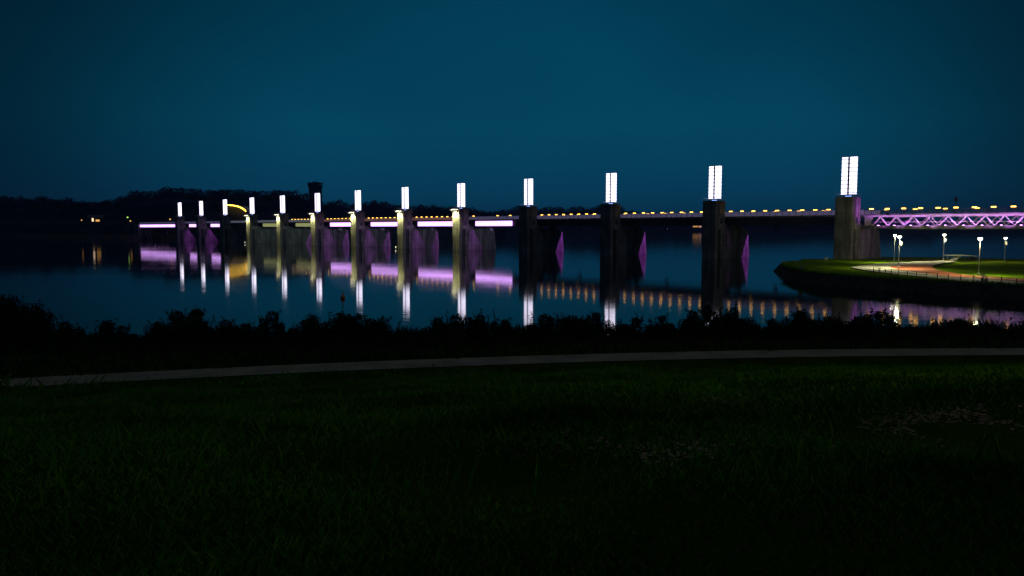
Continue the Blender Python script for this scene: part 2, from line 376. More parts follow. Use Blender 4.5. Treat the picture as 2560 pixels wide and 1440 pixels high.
    if 4 <= num <= 9:
        fx = MB().box(19.7, 20.3, 10.7, 11.3, GB-.7, GB-.35).beam((20, 11, GB-.35), (20, 11, GB+.1), .1).build('floodlight', M['steel_dark'], root)  # housing and fill spot added to brighten these pier bodies
        lamp('SPOT', 'pier_fill', root, (19.6, 11, GB-.85), 1150, (.70, .66, 1.0) if num > 5 else (.68, .85, .82), spot_size=radians(96), spot_blend=.5, shadow_soft_size=.2, rot=(0, radians(74), 0))
    return root

M['hl'] = emis('hood_lamp', (1, .92, .62), 7)
M['vlens'] = emis('violet_lens', VIO, 3); M['vlens2'] = emis('bright_violet_lens', (.75, .3, 1), 14)
HOOD_W = 38000; SPOT_W = 5000

def make_beacon(num):
    # two tall glazed light boxes standing on a pier
    X, Y = pier_pos(13-num)
    root = empty('light_tower', (X, Y, 20.0), RZ)
    tag(root, 'pair of glowing white glass light boxes topping the %s weir tower from left' % ORD[num], 'light tower', 'white light boxes on the weir towers')
    zb, zt = .75, 11.75
    for s in (-1, 1):
        a, c = sorted((s*.25, s*2.08))
        bx = MB().box(a+.05, c-.05, -.62, .62, zb, zt).build('light_box', M['tower_light'], root)
        fr = MB()
        fr.box(a, c, -.68, .68, zt, zt+.1); fr.box(a, c, -.68, .68, zb-.12, zb)
        inn = a if s > 0 else c
        fr.box(*sorted((inn, inn-s*.06)), -.68, .68, zb, zt)
        fr.box(*sorted((s*.95, s*1.25)), -.2, .2, 0, zb-.12)
        fr.build('frame', M['steel_dark'], bx)
    MB().box(-.9, .9, -.35, .35, 0, .3).build('base_lamp', emis('blue_lamp', (.25, .4, 1), 2.5) if 'bl' not in M else M['bl'], root)
M['bl'] = emis('blue_lamp', (.25, .4, 1), 2.2)

for num in range(1, 14):
    make_pier(num); make_beacon(num)

# ------------------------------------------------------------------ bridge over the weir
A_L = -14.55*SP; N0, N1 = 4.2, 17.0
br = empty('weir_bridge', dam(0, 0, 0), RZ)
tag(br, 'long road bridge running behind all the weir towers, violet wash along its left girders', 'bridge')
MB().box(A_L, 3.1, N0, N1, DZ-.35, DZ).box(A_L, 3.1, N0-.25, N0, DZ-.55, DZ+.12).box(A_L, 3.1, N1, N1+.25, DZ-.55, DZ+.12).build('deck', M['deck'], br)
for s in range(14):
    a1 = -SP*s - 2.7; a0 = -SP*(s+1) + 2.7
    if s == 13: a0 = A_L; a1 = -SP*13 - .1
    if s == 12: a0 = -SP*13 + .1
    a0r = a0 - 0
    g_ = MB()
    for yy in (N0+.5, N0+4.3, N0+8.2, N1-.9):
        g_.box(a0, a1, yy, yy+.4, GB, DZ-.36)
    for yy in (N0+.4,):
        k = a0+1.0
        while k < a1-.5:
            g_.box(k, k+.12, yy, yy+.1, GB+.02, DZ-.4); k += 2.25
        g_.box(a0, a1, yy-.12, yy+.62, GB-.06, GB+.05)
    g_.build('girder', M['steel_dark'], br)
for (s, f0, f1, mt) in ((13, 0, 1, 'violet'), (12, 0, 1, 'violet'), (11, .12, 1, 'violet'), (10, .1, 1, 'violet'), (8, .1, 1, 'yellow_girder_glow'), (7, .15, .72, 'yellow_girder_glow'), (7, .78, 1, 'violet'),
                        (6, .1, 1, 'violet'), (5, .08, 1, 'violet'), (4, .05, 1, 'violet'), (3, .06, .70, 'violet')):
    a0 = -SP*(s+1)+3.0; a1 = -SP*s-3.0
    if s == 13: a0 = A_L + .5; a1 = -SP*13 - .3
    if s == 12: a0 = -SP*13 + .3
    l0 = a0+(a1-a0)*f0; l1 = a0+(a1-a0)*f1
    pn = MB().box(l0, l1, N0+.02, N0+.2, GB+.15, DZ-.6).build('girder_glow', M[mt], br)  # emissive strip imitating the floodlit girder face
# parapets
for (yy, nm) in ((N0-.12, 'parapet'), (N1+.06, 'parapet')):
    for s in range(14):
        a0 = -SP*(s+1); a1 = -SP*s if s else 3.1
        if s == 13: a0 = A_L
        mb = MB().box(a0+.02, a1-.02, yy, yy+.06, DZ+.22, DZ+1.55)
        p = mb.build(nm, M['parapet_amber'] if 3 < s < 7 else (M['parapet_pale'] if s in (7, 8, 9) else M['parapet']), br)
        k = a0; rb = MB()
        while k < a1:
            rb.box(k-.07, k+.07, yy-.08, yy+.14, DZ+.13, DZ+1.7); k += SP/20
        rb.box(a0, a1, yy-.05, yy+.11, DZ+1.6, DZ+1.7)
        rb.build('parapet_frame', M['steel'], p)
# left hand stair legs and abutment
st = MB()
st.beam(dam(0,0)[:0] or (A_L+10, N0+1, GB), (A_L+22, N0+1, .3), .5); st.beam((A_L+20, N0+1, GB), (A_L+29, N0+1, .3), .5)
st.beam((A_L+10, N1-1, GB), (A_L+22, N1-1, .3), .5); st.beam((A_L+20, N1-1, GB), (A_L+29, N1-1, .3), .5)
st.build('raking_leg', M['concrete'], br)
MB().box(A_L-14, A_L, N0-1, N1+1, -2, DZ).build('abutment', M['concrete'], br)

# right: lattice truss bridge going on to the near bank
tb = empty('truss_bridge', dam(3.2, 0, 0), RZ)
tag(tb, 'white lattice truss bridge lit violet, right of the nearest tower', 'bridge')
LT = 64.0; ZT = DZ-.15; ZB_ = GB-.05
MB().box(0, LT, N0, N1, DZ-.1, DZ+.25).build('deck', M['deck'], tb)
tt = MB()
for yy in (N0+.2, N1-.5):
    tt.box(0, LT, yy, yy+.35, ZT-.45, ZT+.04)
tt.build('top_chord', M['truss'], tb)
bb = MB()
for yy in (N0+.2, N1-.5): bb.box(0, LT, yy-.1, yy+.45, ZB_-1.15, ZB_-.1)
k = 1.0
while k < LT: bb.box(k, k+.2, N0+.6, N1-.5, ZB_-.8, ZB_-.55); k += 4.5
bb.build('bottom_beam', M['deck'], tb)
for side, yy in enumerate((N0+.38, N1-.32)):
    k = 0; j = 0
    while k < LT-4:
        for (a, c) in ((k, k+2.25), (k+4.5, k+2.25)):
            MB().beam((a, yy, ZT-.4), (c, yy, ZB_-.1), .24, .3).build('diagonal', M['truss'], tb)
        k += 4.5
    mid = MB().box(0, LT, yy-.06, yy+.06, (ZT+ZB_)/2-.55, (ZT+ZB_)/2-.45).build('walkway_rail', M['truss'], tb)
MB().add([(.1,N0+.1,ZT-.4),(2.6,N0+.1,ZT-.4),(1.4,N0+.1,ZB_-.1),(.1,N0+.1,ZB_-.1),(.1,N0+.3,ZT-.4),(2.6,N0+.3,ZT-.4),(1.4,N0+.3,ZB_-.1),(.1,N0+.3,ZB_-.1)],
   [(0,3,2,1),(4,5,6,7),(0,1,5,4),(1,2,6,5),(2,3,7,6),(3,0,4,7)]).build('gusset_plate', M['truss'], tb)
for k in range(13):
    x = 3.5+k*4.5
    fx = MB().box(x-.3, x+.3, N0+1.4, N0+1.8, ZB_-.45, ZB_-.25).build('floodlight', M['steel_dark'], tb)
    MB().box(x-.24, x+.24, N0+1.45, N0+1.75, ZB_-.25, ZB_-.02).build('lens', M['vlens2'], fx)
    lamp('SPOT', 'truss_light', tb, (x, N0+1.9, ZB_-.05), 900 + 90*k, VIO, shadow_soft_size=.12, spot_size=radians(162), spot_blend=.5, rot=(radians(180), 0, 0))
    lamp('SPOT', 'truss_wash', tb, (x+2, N0-2.6, ZB_-.6), (1400 + 120*k)*.8, (.72, .25, 1), spot_size=radians(95), spot_blend=.9, shadow_soft_size=.2, rot=(radians(128), 0, 0))
fx = MB().box(6.8, 7.3, 2.6, 3.2, DZ-.1, DZ+.4).beam((7.05, 3.2, DZ+.1), (7.05, N0, DZ+.1), .1).build('floodlight', M['steel_dark'], tb)  # added fixture and spot, standing in for truss lamp spill on the tower
lamp('SPOT', 'tower_wash', tb, (6.6, 2.4, DZ+.3), 2600, VIO, spot_size=radians(80), spot_blend=.9, shadow_soft_size=.2, rot=(0, radians(100), 0))
for yy in (N0-.12, N1+.06):
    rb = MB(); k = 0
    while k < LT: rb.box(k-.06, k+.06, yy-.08, yy+.14, DZ+.25, DZ+1.4); k += SP/20
    rb.box(0, LT, yy-.05, yy+.11, DZ+1.35, DZ+1.43); rb.box(0, LT, yy-.03, yy+.09, DZ+.75, DZ+.8)
    rb.build('railing', M['steel_dark'], tb)

# ------------------------------------------------------------------ amber deck lamps
proto = None
def deck_lamp(a, n, label):
    global proto
    if proto is None:
        r = empty('deck_lamp', (0, 0, 0), RZ)
        MB().beam((0, 0, 0), (0, 0, 1.55), .14).box(-.12, .12, -.12, .12, 0, .08).build('post', M['steel_dark'], r)
        hd = MB().box(-.6, .6, -.2, .2, 1.8, 1.86).box(-.05, .05, -.05, .05, 1.5, 1.6).build('lamp_head', M['steel_dark'], r)
        MB().box(-.55, .55, -.16, .16, 1.52, 1.8).build('lamp_glass', M['amber'], hd)
        proto = r; o = r
    else: o = copy_tree(proto)
    o.location = dam(a, n, DZ+.12)
    tag(o, label, 'deck lamp', 'amber lamps along the bridge parapets')
cnt = ['', '1st', '2nd', '3rd', '4th', '5th', '6th', '7th', '8th', '9th', '10th', '11th', '12th', '13th']
for s in range(0, 8):
    for j in range(10):
        a = -SP*(s+1) + 3.6 + j*(SP-7.2)/9
        nlo = 13-s-1
        if s == 3 and j not in (0, 4, 6, 9): continue
        deck_lamp(a, N0+.35, '%s amber lamp from left on the near parapet between weir towers %d and %d' % (cnt[j+1], nlo, nlo+1))
for s in range(0, 3):
    for j in range(0, 10, 2):
        a = -SP*(s+1) + 5.2 + j*(SP-7.2)/9
        nlo = 13-s-1
        deck_lamp(a, N1-.3, '%s amber lamp from left on the far parapet between weir towers %d and %d' % (cnt[j//2+1], nlo, nlo+1))
for j in range(13):
    deck_lamp(5.0 + j*4.5, N0+.35, '%s amber lamp right of the nearest weir tower, above the violet truss' % cnt[j+1])
for j in range(4):
    deck_lamp(5.0 + j*8.2, N1-.3, '%s far-side amber lamp right of the nearest weir tower, above the truss' % cnt[j+1])

# mast on the truss bridge
mx_, my_, mz_ = dam(24.0, N1, DZ+.2)
o = empty('signal_mast', (mx_, my_, mz_))
tag(o, 'slim dark mast with a small box standing above the violet truss bridge', 'mast')
MB().tube([(0,0,0),(0,0,4.6)], [.1,.07]).build('pole', M['steel_dark'], o); MB().box(-.35,.35,-.2,.2,3.7,4.9).build('signal_box', M['steel_dark'], o)

# ------------------------------------------------------------------ near-water lights at two pier noses
for num in (4, 8):
    X, Y = pier_pos(13-num)
    c = (X - nx*5.2 - ux*1.5, Y - ny*5.2 - uy*1.5, 0)
    o = empty('navigation_light', (c[0], c[1], -1), RZ)
    tag(o, 'small white light on a stake at the waterline before the %s weir tower from left' % ORD[num], 'navigation light', 'white lights at the waterline')
    MB().tube([(0,0,0),(0,0,1.9)], .09).build('stake', M['steel'], o)
    MB().lathe([(.10,1.9),(.13,2.0),(.10,2.15),(.04,2.2)]).build('lamp_glass', M['hl'], o)

# ------------------------------------------------------------------ banks and hills
def wood(name, pts, D0, Dr, label, size, mult=1.0):
    """A wooded rise: real terrain from the shore at D0 to its crest at Dr, with tree crowns along it."""
    xs = []; x = pts[0][0]
    while x <= pts[-1][0]: xs.append(x); x += 10
    def top(x):
        for (a, ya), (c, yc) in zip(pts, pts[1:]):
            if a <= x <= c: return ya + (yc-ya)*(x-a)/(c-a)
        return pts[-1][1]
    rows = [(0, -.02), (.04, .05), (.25, .35), (.6, .8), (1, 1), (1.5, .85), (2.4, .2)]
    V = []; Fc = []
    for x in xs:
        hz = ray(x, top(x) + size*.55*F/Dr, Dr)[2]
        for a, bq in rows:
            D = D0 + (Dr-D0)*a
            X, Y, _ = ray(x, 571, D)
            V.append((X, Y, hz*bq*(1+random.uniform(-.03, .03)) if a else -1.5))
    R = len(rows)
    for i in range(len(xs)-1):
        for j in range(R-1):
            Fc.append((i*R+j, (i+1)*R+j, (i+1)*R+j+1, i*R+j+1))
    hill = MB(); hill.v = V; hill.f = Fc
    h = hill.build('hill', M['wood_hill'], None, True); tag(h, kind='structure')
    mb = MB()
    def crown(c, r):
        for _ in range(int(46*mult)):
            a = random.uniform(0, 2*pi); q = random.uniform(-.5, 1); rr = sqrt(max(0, 1-q*q))*random.uniform(.5, 1.05)*r
            p = (c[0]+rr*cos(a), c[1]+rr*sin(a), c[2]+q*r*.9)
            s = r*random.uniform(.16, .34); vs = []
            for _k in range(4): vs.append((p[0]+random.uniform(-s, s), p[1]+random.uniform(-s, s), p[2]+random.uniform(-s, s)*.8))
            mb.add(vs, [(0, 1, 2), (0, 2, 3)])
    for x in xs:
        for rw in (1.0, .75, .45, .15):
            for _ in range(2):
                xx = x + random.uniform(-6, 6)
                hz = ray(xx, top(xx) + size*.5*F/Dr, Dr)[2]
                a = rw + random.uniform(-.08, .08)
                z = hz * (1 if rw == 1.0 else min(1, {.75: .88, .45: .62, .15: .18}[rw]))
                X, Y, _ = ray(xx, 571, D0+(Dr-D0)*a)
                crown((X, Y, z + size*.1), size*random.uniform(.38, .72))
    f = mb.build(name, M['wood_hill']); tag(f, label, 'woodland', kind='stuff')

wood('woodland', [(-260,480),(-100,488),(0,494),(30,498),(60,497),(84,498),(97,504),(104,494),(124,494),(142,500),(185,500),(196,506),(240,509),(300,512),(420,525)], 905, 1020,
     'dark wood on the far left shore behind the village lights', 12)
wood('woodland', [(180,515),(240,508),(280,505),(300,497),(340,483),(400,479),(425,471),(442,476),(478,475),(492,478),(540,479),(600,477),(650,483),(700,480),(742,480),(765,486),(776,499),(790,515)], 1060, 1200,
     'dark wooded hill behind the leftmost weir towers', 13)
wood('woodland', [(740,512),(800,508),(840,506),(852,503),(870,512),(898,513),(916,508),(938,505),(960,508),(985,515),(1030,516),(1075,514),(1110,519),(1150,520),(1170,519),(1190,527),(1225,532),(1260,536)], 1500, 1700,
     'lower dark wooded ridge behind the sixth to ninth weir towers', 15)
wood('woodland', [(1195,533),(1235,532),(1258,526),(1290,517),(1330,520),(1348,525),(1358,520),(1385,518),(1402,520),(1413,526),(1428,521),(1450,518),(1476,525),(1490,516),(1510,513),(1552,519),(1568,528),(1620,534),(1700,537),(1850,533),(1980,541),(2060,546),(2320,546),(2340,556),(2560,559),(2900,556)], 2300, 2550,
     'faint dark wooded shore far behind the right-hand towers', 19)

# left bank land
lb = [ground(-700, 588), ground(-150, 590), ground(60, 593), ground(200, 597), ground(330, 600.5), ground(352, 600)]
sh = [(p[0], p[1]) for p in lb] + [dam(A_L+16, 0)[:2], dam(A_L+20, 25)[:2], (-215, 730), (-190, 850), (-165, 1090)]
inn = [(p[0]*1.0 - 6, p[1] + 10) for p in sh]
mb = MB(); n_ = len(sh)
for p in sh: mb.v.append((p[0], p[1], -1))
for i, p in enumerate(sh):
    mb.v.append((p[0]-(7 if i > 4 else 0), p[1]+(12 if i < 9 else 0), 3.0))
for i in range(n_-1): mb.f.append((i, i+1, n_+i+1, n_+i))
mb.v += [(-2500, 1120, 4), (-165, 1120, 4)]
mb.f.append(tuple([n_+i for i in range(n_)] + [len(mb.v)-1, len(mb.v)-2]))
o = mb.build('far_bank', M['rock']); tag(o, kind='structure')

# village lamps on the left bank
def village_lamp(xp, yp, D, col, label):
    X, Y, z = ray(xp, yp, D)
    o = empty('street_lamp', (X, Y, 3.0)); tag(o, label, 'street lamp', 'small lamps on the far left shore')
    MB().tube([(0,0,0),(0,0,z-3)], [.15,.1]).build('pole', M['steel'], o)
    MB().lathe([(.3,z-3),(.75,z-2.7),(.75,z-2.0),(.3,z-1.7)]).build('lamp_head', M[col], o)
village_lamp(204, 552, 860, 'warm', 'leftmost low amber lamp on the far left shore')
village_lamp(208, 521.5, 1000, 'green_l', 'high pale green lamp on the wooded slope, far left')
village_lamp(319, 545, 760, 'green_l', 'green lamp left of the bridge end on the far shore')
village_lamp(326, 554, 760, 'warm', 'small orange lamp just below the green lamp by the bridge end')
village_lamp(425.5, 550, 700, 'warm', 'amber lamp above the bridge end, left of the first tower')
# lit house
X, Y, z = ray(241, 560, 850)
o = empty('house', (X, Y, 3.0), radians(20)); tag(o, 'dark house with amber lit windows on the far left shore', 'house')
MB().box(-8, 8, -5, 5, 0, z+7-3).build('wall', M['bldg'], o)
zz = z+7-3
MB().add([(-8.6,-5.6,zz),(8.6,-5.6,zz),(8.6,5.6,zz),(-8.6,5.6,zz),(-8.6,0,zz+3.4),(8.6,0,zz+3.4)], [(0,1,5,4),(2,3,4,5),(0,4,3),(1,2,5),(0,3,2,1)]).build('roof', M['bldg'], o)
MB().box(-3.6, -1.8, -5.12, -5.0, zz-4.2, zz-.4).build('window', emis('pale_window', (1, .7, .4), 1.6), o)
MB().box(.2, 4.2, -5.12, -5.0, zz-4.2, zz-2.0).build('window', M['warm'], o)
MB().box(-.8, 6.8, -5.8, -5.0, zz-4.9, zz-4.5).build('door_canopy', M['bldg'], o)
# far lights under the deck on the far shore
X, Y, z = ray(1742, 567, 2280)
o = empty('riverside_cafe', (X, Y, 1.5)); tag(o, 'small lit building far off under the bridge, left of tower twelve', 'building')
MB().box(-16, 16, -4, 4, 0, 12).build('wall', M['bldg'], o)
MB().box(-13, 4, -4.3, -4.0, z-3, z+1.5).build('window', emis('cafe_window', (1, .5, .13), .6), o)
MB().box(6, 13, -4.3, -4.0, z-3, z+1.5).build('window', emis('pink_window', (1, .5, .4), .7), o)

# observation tower behind tower six
X, Y, z = ray(788, 455, 1185)
o = empty('observation_tower', (X, Y, 20)); tag(o, 'dark observation tower with a flared top rising behind the sixth weir tower', 'tower')
hh = z-20
MB().prism([(-8.4,-8.4),(8.4,-8.4),(8.4,8.4),(-8.4,8.4)], 0, hh-10).build('shaft', M['bldg'], o)
hd = MB().loft([(-8.4,-8.4,hh-10),(8.4,-8.4,hh-10),(8.4,8.4,hh-10),(-8.4,8.4,hh-10)], [(-9.5,-9.5,hh-7),(9.5,-9.5,hh-7),(9.5,9.5,hh-7),(-9.5,9.5,hh-7)]).box(-9.5,9.5,-9.5,9.5,hh-7,hh-2.4).build('viewing_deck', M['bldg'], o)
MB().box(-9.62, 9.62, -9.62, 9.62, hh-5.4, hh-3.4).build('window_band', M['glass'], hd)
MB().box(-10.3, 10.3, -10.3, 10.3, hh-2.4, hh-1.4).box(-4, 4, -4, 4, hh-1.4, hh+.2).build('roof', M['bldg'], o)

# hall with an orange-lit curved roof behind towers three and four
D_ = 735
arc = [(566,512.5),(570,512.6),(575,513),(585,513.8),(595,516),(605,520),(611,524),(615,528.5)]
P = [ray(x, y, D_) for x, y in arc]
cx = P[3][0]; cy = P[0][1]
o = empty('curved_hall', (cx, cy, 3.0)); tag(o, 'hall with an orange-lit curved roof edge between the third and fourth towers', 'building')
loc = [(p[0]-cx, p[2]-3.0) for p in P]
mb = MB()
fr_ = [(x, 0, z) for x, z in loc] + [(loc[-1][0]-1, 0, 0), (loc[0][0], 0, 0)]
mb.loft([(x, y+1.2, z-.3 if z else z) for x, y, z in fr_], [(x, y+26, z-.3 if z else z) for x, y, z in fr_]); mb.build('hall_wall', M['bldg'], o)
rf = MB()
for (a, za), (c, zc) in zip(loc, loc[1:]): rf.loft([(a,-.5,za-.2),(c,-.5,zc-.2),(c,-.5,zc+.25),(a,-.5,za+.25)], [(a,27,za-.2),(c,27,zc-.2),(c,27,zc+.25),(a,27,za+.25)])
rf = rf.build('roof', M['cap'], o)
MB().tube([(x, -.95, z) for x, z in loc], .52, 8).build('light_strip', M['orange'], rf)

# ------------------------------------------------------------------ right-hand spit of land
edge = [(2000,651,2.0),(1975,652.5,2.0),(1956,655,2.0),(1952,658,2.0),(1962,664,2.0),(1990,673,2.0),(2030,682,2.0),(2070,687,2.0),(2130,691.5,2.0),(2220,697,2.0),(2330,703,2.0),(2450,708.5,2.0),(2560,714,2.0),(2800,724,2.0),(3300,740,2.0)]
E1 = [ground(a, c, z) for a, c, z in edge]
back = [dam(70, 40, 1.3), dam(30, 42, 1.3), dam(10, 36, 1.3), dam(-3, 27, 1.2), dam(-6, 12, 1.2), dam(-6, -2, 1.3), dam(-9, -10, 1.5)]
far_r = [(240, 95, 2.0), (240, 235, 2.0)]
ring = [(p[0], p[1], p[2]) for p in E1] + far_r + back
import mathutils
cen = mathutils.Vector((130, 165, 2))
mb = MB(); n_ = len(ring)
low = []
for p in ring:
    d = (mathutils.Vector(p) - cen); d.z = 0; d.normalize(); low.append((p[0]+d.x*2.8, p[1]+d.y*2.8, -1.2))
mb.v = [tuple(p) for p in ring] + low
mb.f = [(i, (i+1) % n_, n_+(i+1) % n_, n_+i) for i in range(n_)]
o = mb.build('embankment', M['rock']); tag(o, kind='structure')
me = MB(); me.v = [tuple(p) for p in ring]
me.f = [tuple(range(n_))]
o = me.build('spit_lawn', M['lawn']); tag(o, kind='structure')
import bmesh
bm = bmesh.new(); bm.from_mesh(o.data); bmesh.ops.triangulate(bm, faces=bm.faces[:], ngon_method='EAR_CLIP'); bm.normal_update()
if sum(f.normal.z for f in bm.faces) < 0: bmesh.ops.reverse_faces(bm, faces=bm.faces[:])
bm.to_mesh(o.data); bm.free()
def sheet(name, px, z, mt):
    pts = [ground(a, c, z) for a, c in px]
    mb = MB().add(pts, [tuple(range(len(pts)))]); o = mb.build(name, M[mt]); tag(o, kind='structure')
    bm = bmesh.new(); bm.from_mesh(o.data); bmesh.ops.triangulate(bm, faces=bm.faces[:], ngon_method='EAR_CLIP'); bm.normal_update()
    for f in bm.faces:
        if f.normal.z < 0: f.normal_flip()
    bm.to_mesh(o.data); bm.free(); return o
sheet('pale_path', [(2127,668),(2150,663.5),(2182,660),(2240,656),(2300,653.5),(2350,652),(2385,651.5),(2392,653),(2360,657),(2335,662.5),(2255,662),(2228,665),(2226,669),(2243,674),(2327,686),(2424,695),(2560,705),(2900,722),(2900,735),(2560,712.5),(2424,704.5),(2279,689),(2182,678),(2140,671.5)], 2.03, 'pale_path')
sheet('red_path', [(2226,669),(2228,665),(2255,662),(2290,661),(2335,662.5),(2330,668),(2345,675),(2400,685),(2440,689),(2560,696),(2900,708),(2900,722),(2560,705),(2424,695),(2327,686),(2243,674)], 2.036, 'red_path')

# grass along the spit's front edge
mb = MB(); rnd = random.Random(3)
def blade(mb, x, y, z, h, wd, lean):
    a = rnd.uniform(0, 2*pi); dx, dy = cos(a)*wd, sin(a)*wd; b_ = rnd.uniform(0, 2*pi); lx, ly = cos(b_)*lean*h, sin(b_)*lean*h
    mb.add([(x-dx, y-dy, z), (x+dx, y+dy, z), (x+lx*.35+dx*.6, y+ly*.35+dy*.6, z+h*.6), (x+lx, y+ly, z+h)], [(0, 1, 2), (0, 2, 3)])
E1f = E1[4:15]
for (p, q) in zip(E1f, E1f[1:]):
    Ls = sqrt((p[0]-q[0])**2+(p[1]-q[1])**2)
    for _ in range(int(Ls*55)):
        t_ = rnd.random(); o_ = rnd.random()**1.6*3.4
        hh_ = rnd.uniform(.15, .45)*(.6+.8*abs(sin(t_*Ls*.7)))
        blade(mb, p[0]+(q[0]-p[0])*t_+rnd.uniform(-.3,.3), p[1]+(q[1]-p[1])*t_+o_-.3, 1.98, hh_, .06, .4)
o = mb.build('verge_grass', M['blade']); tag(o, 'rough grass on the front edge of the lamplit spit', 'grass', kind='stuff')

# fence
fa = [ground(x, y+3.0, 2.0) for x, y in ((2183,679),(2240,686),(2300,691.5),(2380,698),(2460,704),(2560,711),(2700,718),(2900,729))]
fo = empty('railing_fence', fa[0]); tag(fo, 'low dark post-and-rail fence along the lamplit path', 'fence')
base = mathutils.Vector(fa[0]); rl = MB()
tot = []
for p, q in zip(fa, fa[1:]):
    p = mathutils.Vector(p)-base; q = mathutils.Vector(q)-base
    for zz in (1.02, .62, .25): rl.beam(p+mathutils.Vector((0,0,zz)), q+mathutils.Vector((0,0,zz)), .05)
    tot.append((p, q))
rl.build('rail', M['steel_dark'], fo)
dist = 0; nxt = 0
for p, q in tot:
    l = (q-p).length
    while nxt <= dist + l:
        c = p + (q-p)*((nxt-dist)/l); MB().box(c.x-.05, c.x+.05, c.y-.05, c.y+.05, 0, 1.08).build('post', M['steel_dark'], fo); nxt += 2.3
    dist += l

# street lamps on the spit
proto_l = None
LAMP_W = 1900
def spit_lamp(xb, yb, z, hgt, label, e=1.0, banner=True):
    X, Y, _ = ground(xb, yb, z)
    o = empty('street_lamp', (X, Y, z)); tag(o, label, 'street lamp', 'white street lamps on the spit')
    MB().lathe([(.2,0),(.2,.3),(.09,.5),(.055,hgt)], n=10).build('pole', M['steel'], o)
    hd = MB().lathe([(.06,hgt-.02),(.46,hgt+.04),(.40,hgt+.10),(.05,hgt+.2)], n=14).build('lamp_cap', M['steel'], o)
    MB().lathe([(.08,hgt-.40),(.30,hgt-.30),(.36,hgt-.05),(.2,hgt+.05)], n=12).build('lamp_glass', M['white_lamp'], hd)
    if banner: MB().box(.15, .6, -.03, .03, hgt-2.0, hgt-1.2).beam((0,0,hgt-1.2),(.62,0,hgt-1.2),.04).build('camera_bracket', M['steel'], o)
    lamp('POINT', 'lamp_light', o, (0, 0, hgt-.85), LAMP_W*.65*e, (1.0, .93, .50), shadow_soft_size=.3)
    lamp('SPOT', 'lamp_downlight', o, (0, 0, hgt-.85), LAMP_W*2.7*e, (.98, .95, .52), spot_size=radians(158), spot_blend=.7, shadow_soft_size=.3)
spit_lamp(2246, 671, 2.03, 6.9, 'front one of the two close lamps right of the nearest weir tower', 1.7)
spit_lamp(2235, 653.5, 2.0, 6.9, 'rear one of the two close lamps right of the nearest weir tower', 1.5, False)
spit_lamp(2358, 651.5, 2.03, 7.0, 'lamp standing by the pale shelter, second from right but one', 1.0)
spit_lamp(2446, 688, 2.03, 6.8, 'tallest-looking and brightest lamp, in the grass by the red path', 1.0, False)
spit_lamp(2511, 652, 1.8, 6.3, 'rightmost lamp, small and dim at the far edge of the lawn', .35)

# lifebuoy stand
X, Y, _ = ground(2457, 710, 2.0)
o = empty('lifebuoy_stand', (X, Y, 2.0)); tag(o, 'lifebuoy on a post with a small white roof, at the path fence', 'lifebuoy stand')
MB().beam((0,0,0),(0,0,1.45),.09).build('post', M['steel'], o)
MB().add([(-.32,-.2,1.35),(.32,-.2,1.35),(.32,.2,1.35),(-.32,.2,1.35),(-.32,0,1.55),(.32,0,1.55)], [(0,1,5,4),(2,3,4,5),(0,4,3),(1,2,5),(0,3,2,1)]).build('roof', M['cap'], o)
rg = MB(); K = 20
for a in range(K):
    A = 2*pi*a/K; B = 2*pi*(a+1)/K
    rg.tube([(.36*cos(A), -.16, .78+.36*sin(A)), (.36*cos(B), -.16, .78+.36*sin(B))], .085, 8)
rg.build('ring', M['bldg'], o, True)
MB().box(-.16,.16,-.14,-.06,.62,.92).build('throw_line_bag', M['red'], o)

# shelter
X, Y, _ = ground(2396, 649, 2.0)
o = empty('shelter', (X, Y, 2.0)); tag(o, 'small pale shelter with a thin wing roof at the far edge of the spit', 'shelter')
MB().loft([(-3.6,-1.2,1.15),(0,-1.2,1.3),(4.6,-1.2,1.0),(4.6,1.2,1.0),(0,1.2,1.3),(-3.6,1.2,1.15)], [(-3.6,-1.2,1.23),(0,-1.2,1.42),(4.6,-1.2,1.08),(4.6,1.2,1.08),(0,1.2,1.42),(-3.6,1.2,1.23)]).build('roof', M['cap'], o)
MB().loft([(-2.2,-.5,0),(-.8,-.5,0),(-.8,.5,0),(-2.2,.5,0)], [(-.4,-.5,1.22),(.9,-.5,1.22),(.9,.5,1.22),(-.4,.5,1.22)]).build('stair_flank', M['cap'], o)
MB().beam((3,0,0),(3,0,1.1),.12).beam((-3,0,0),(-3,0,1.15),.12).build('column', M['steel'], o)
# parked cars as dark shapes? -> low signs at the edge
def sign(xp, yp, z, w_, h_, bh, label, mt='cap'):
    X, Y, _ = ground(xp, yp, z)
    o = empty('notice_board', (X, Y, z)); tag(o, label, 'notice board')
    mb = MB().beam((-w_*.3,0,0),(-w_*.3,0,h_),.08).beam((w_*.3,0,0),(w_*.3,0,h_),.08).build('leg', M['steel'], o)
    MB().box(-w_/2, w_/2, -.05, .05, h_-bh, h_).build('board', M[mt], o)
    MB().box(-w_/2-.15, w_/2+.15, -.3, .3, h_+.02, h_+.12).build('cover', M[mt], o)
sign(2065, 655, 1.6, .9, 1.15, .5, 'small pale notice board with a flat cover, left of the nearest tower')
sign(2003, 676, 2.0, .8, 1.0, .8, 'pale box-like board at the left rim of the spit', 'render')
for xp, yp, lb_ in ((1958, 655, 'leftmost thin grey stake at the very tip of the spit'), (1970, 656, 'second thin grey stake at the tip of the spit'), (1988, 657, 'short grey stake with a cross-arm near the tip of the spit')):
    X, Y, _ = ground(xp, yp, 2.0); o = empty('mooring_stake', (X, Y, 1.9)); tag(o, lb_, 'stake')
    MB().tube([(0,0,0),(0,0,1.15 if xp == 1958 else .7)], .07).build('pole', M['steel'], o)
    MB().beam((-.35,0,.6),(.35,0,.6),.05).build('cross_arm', M['steel'], o)

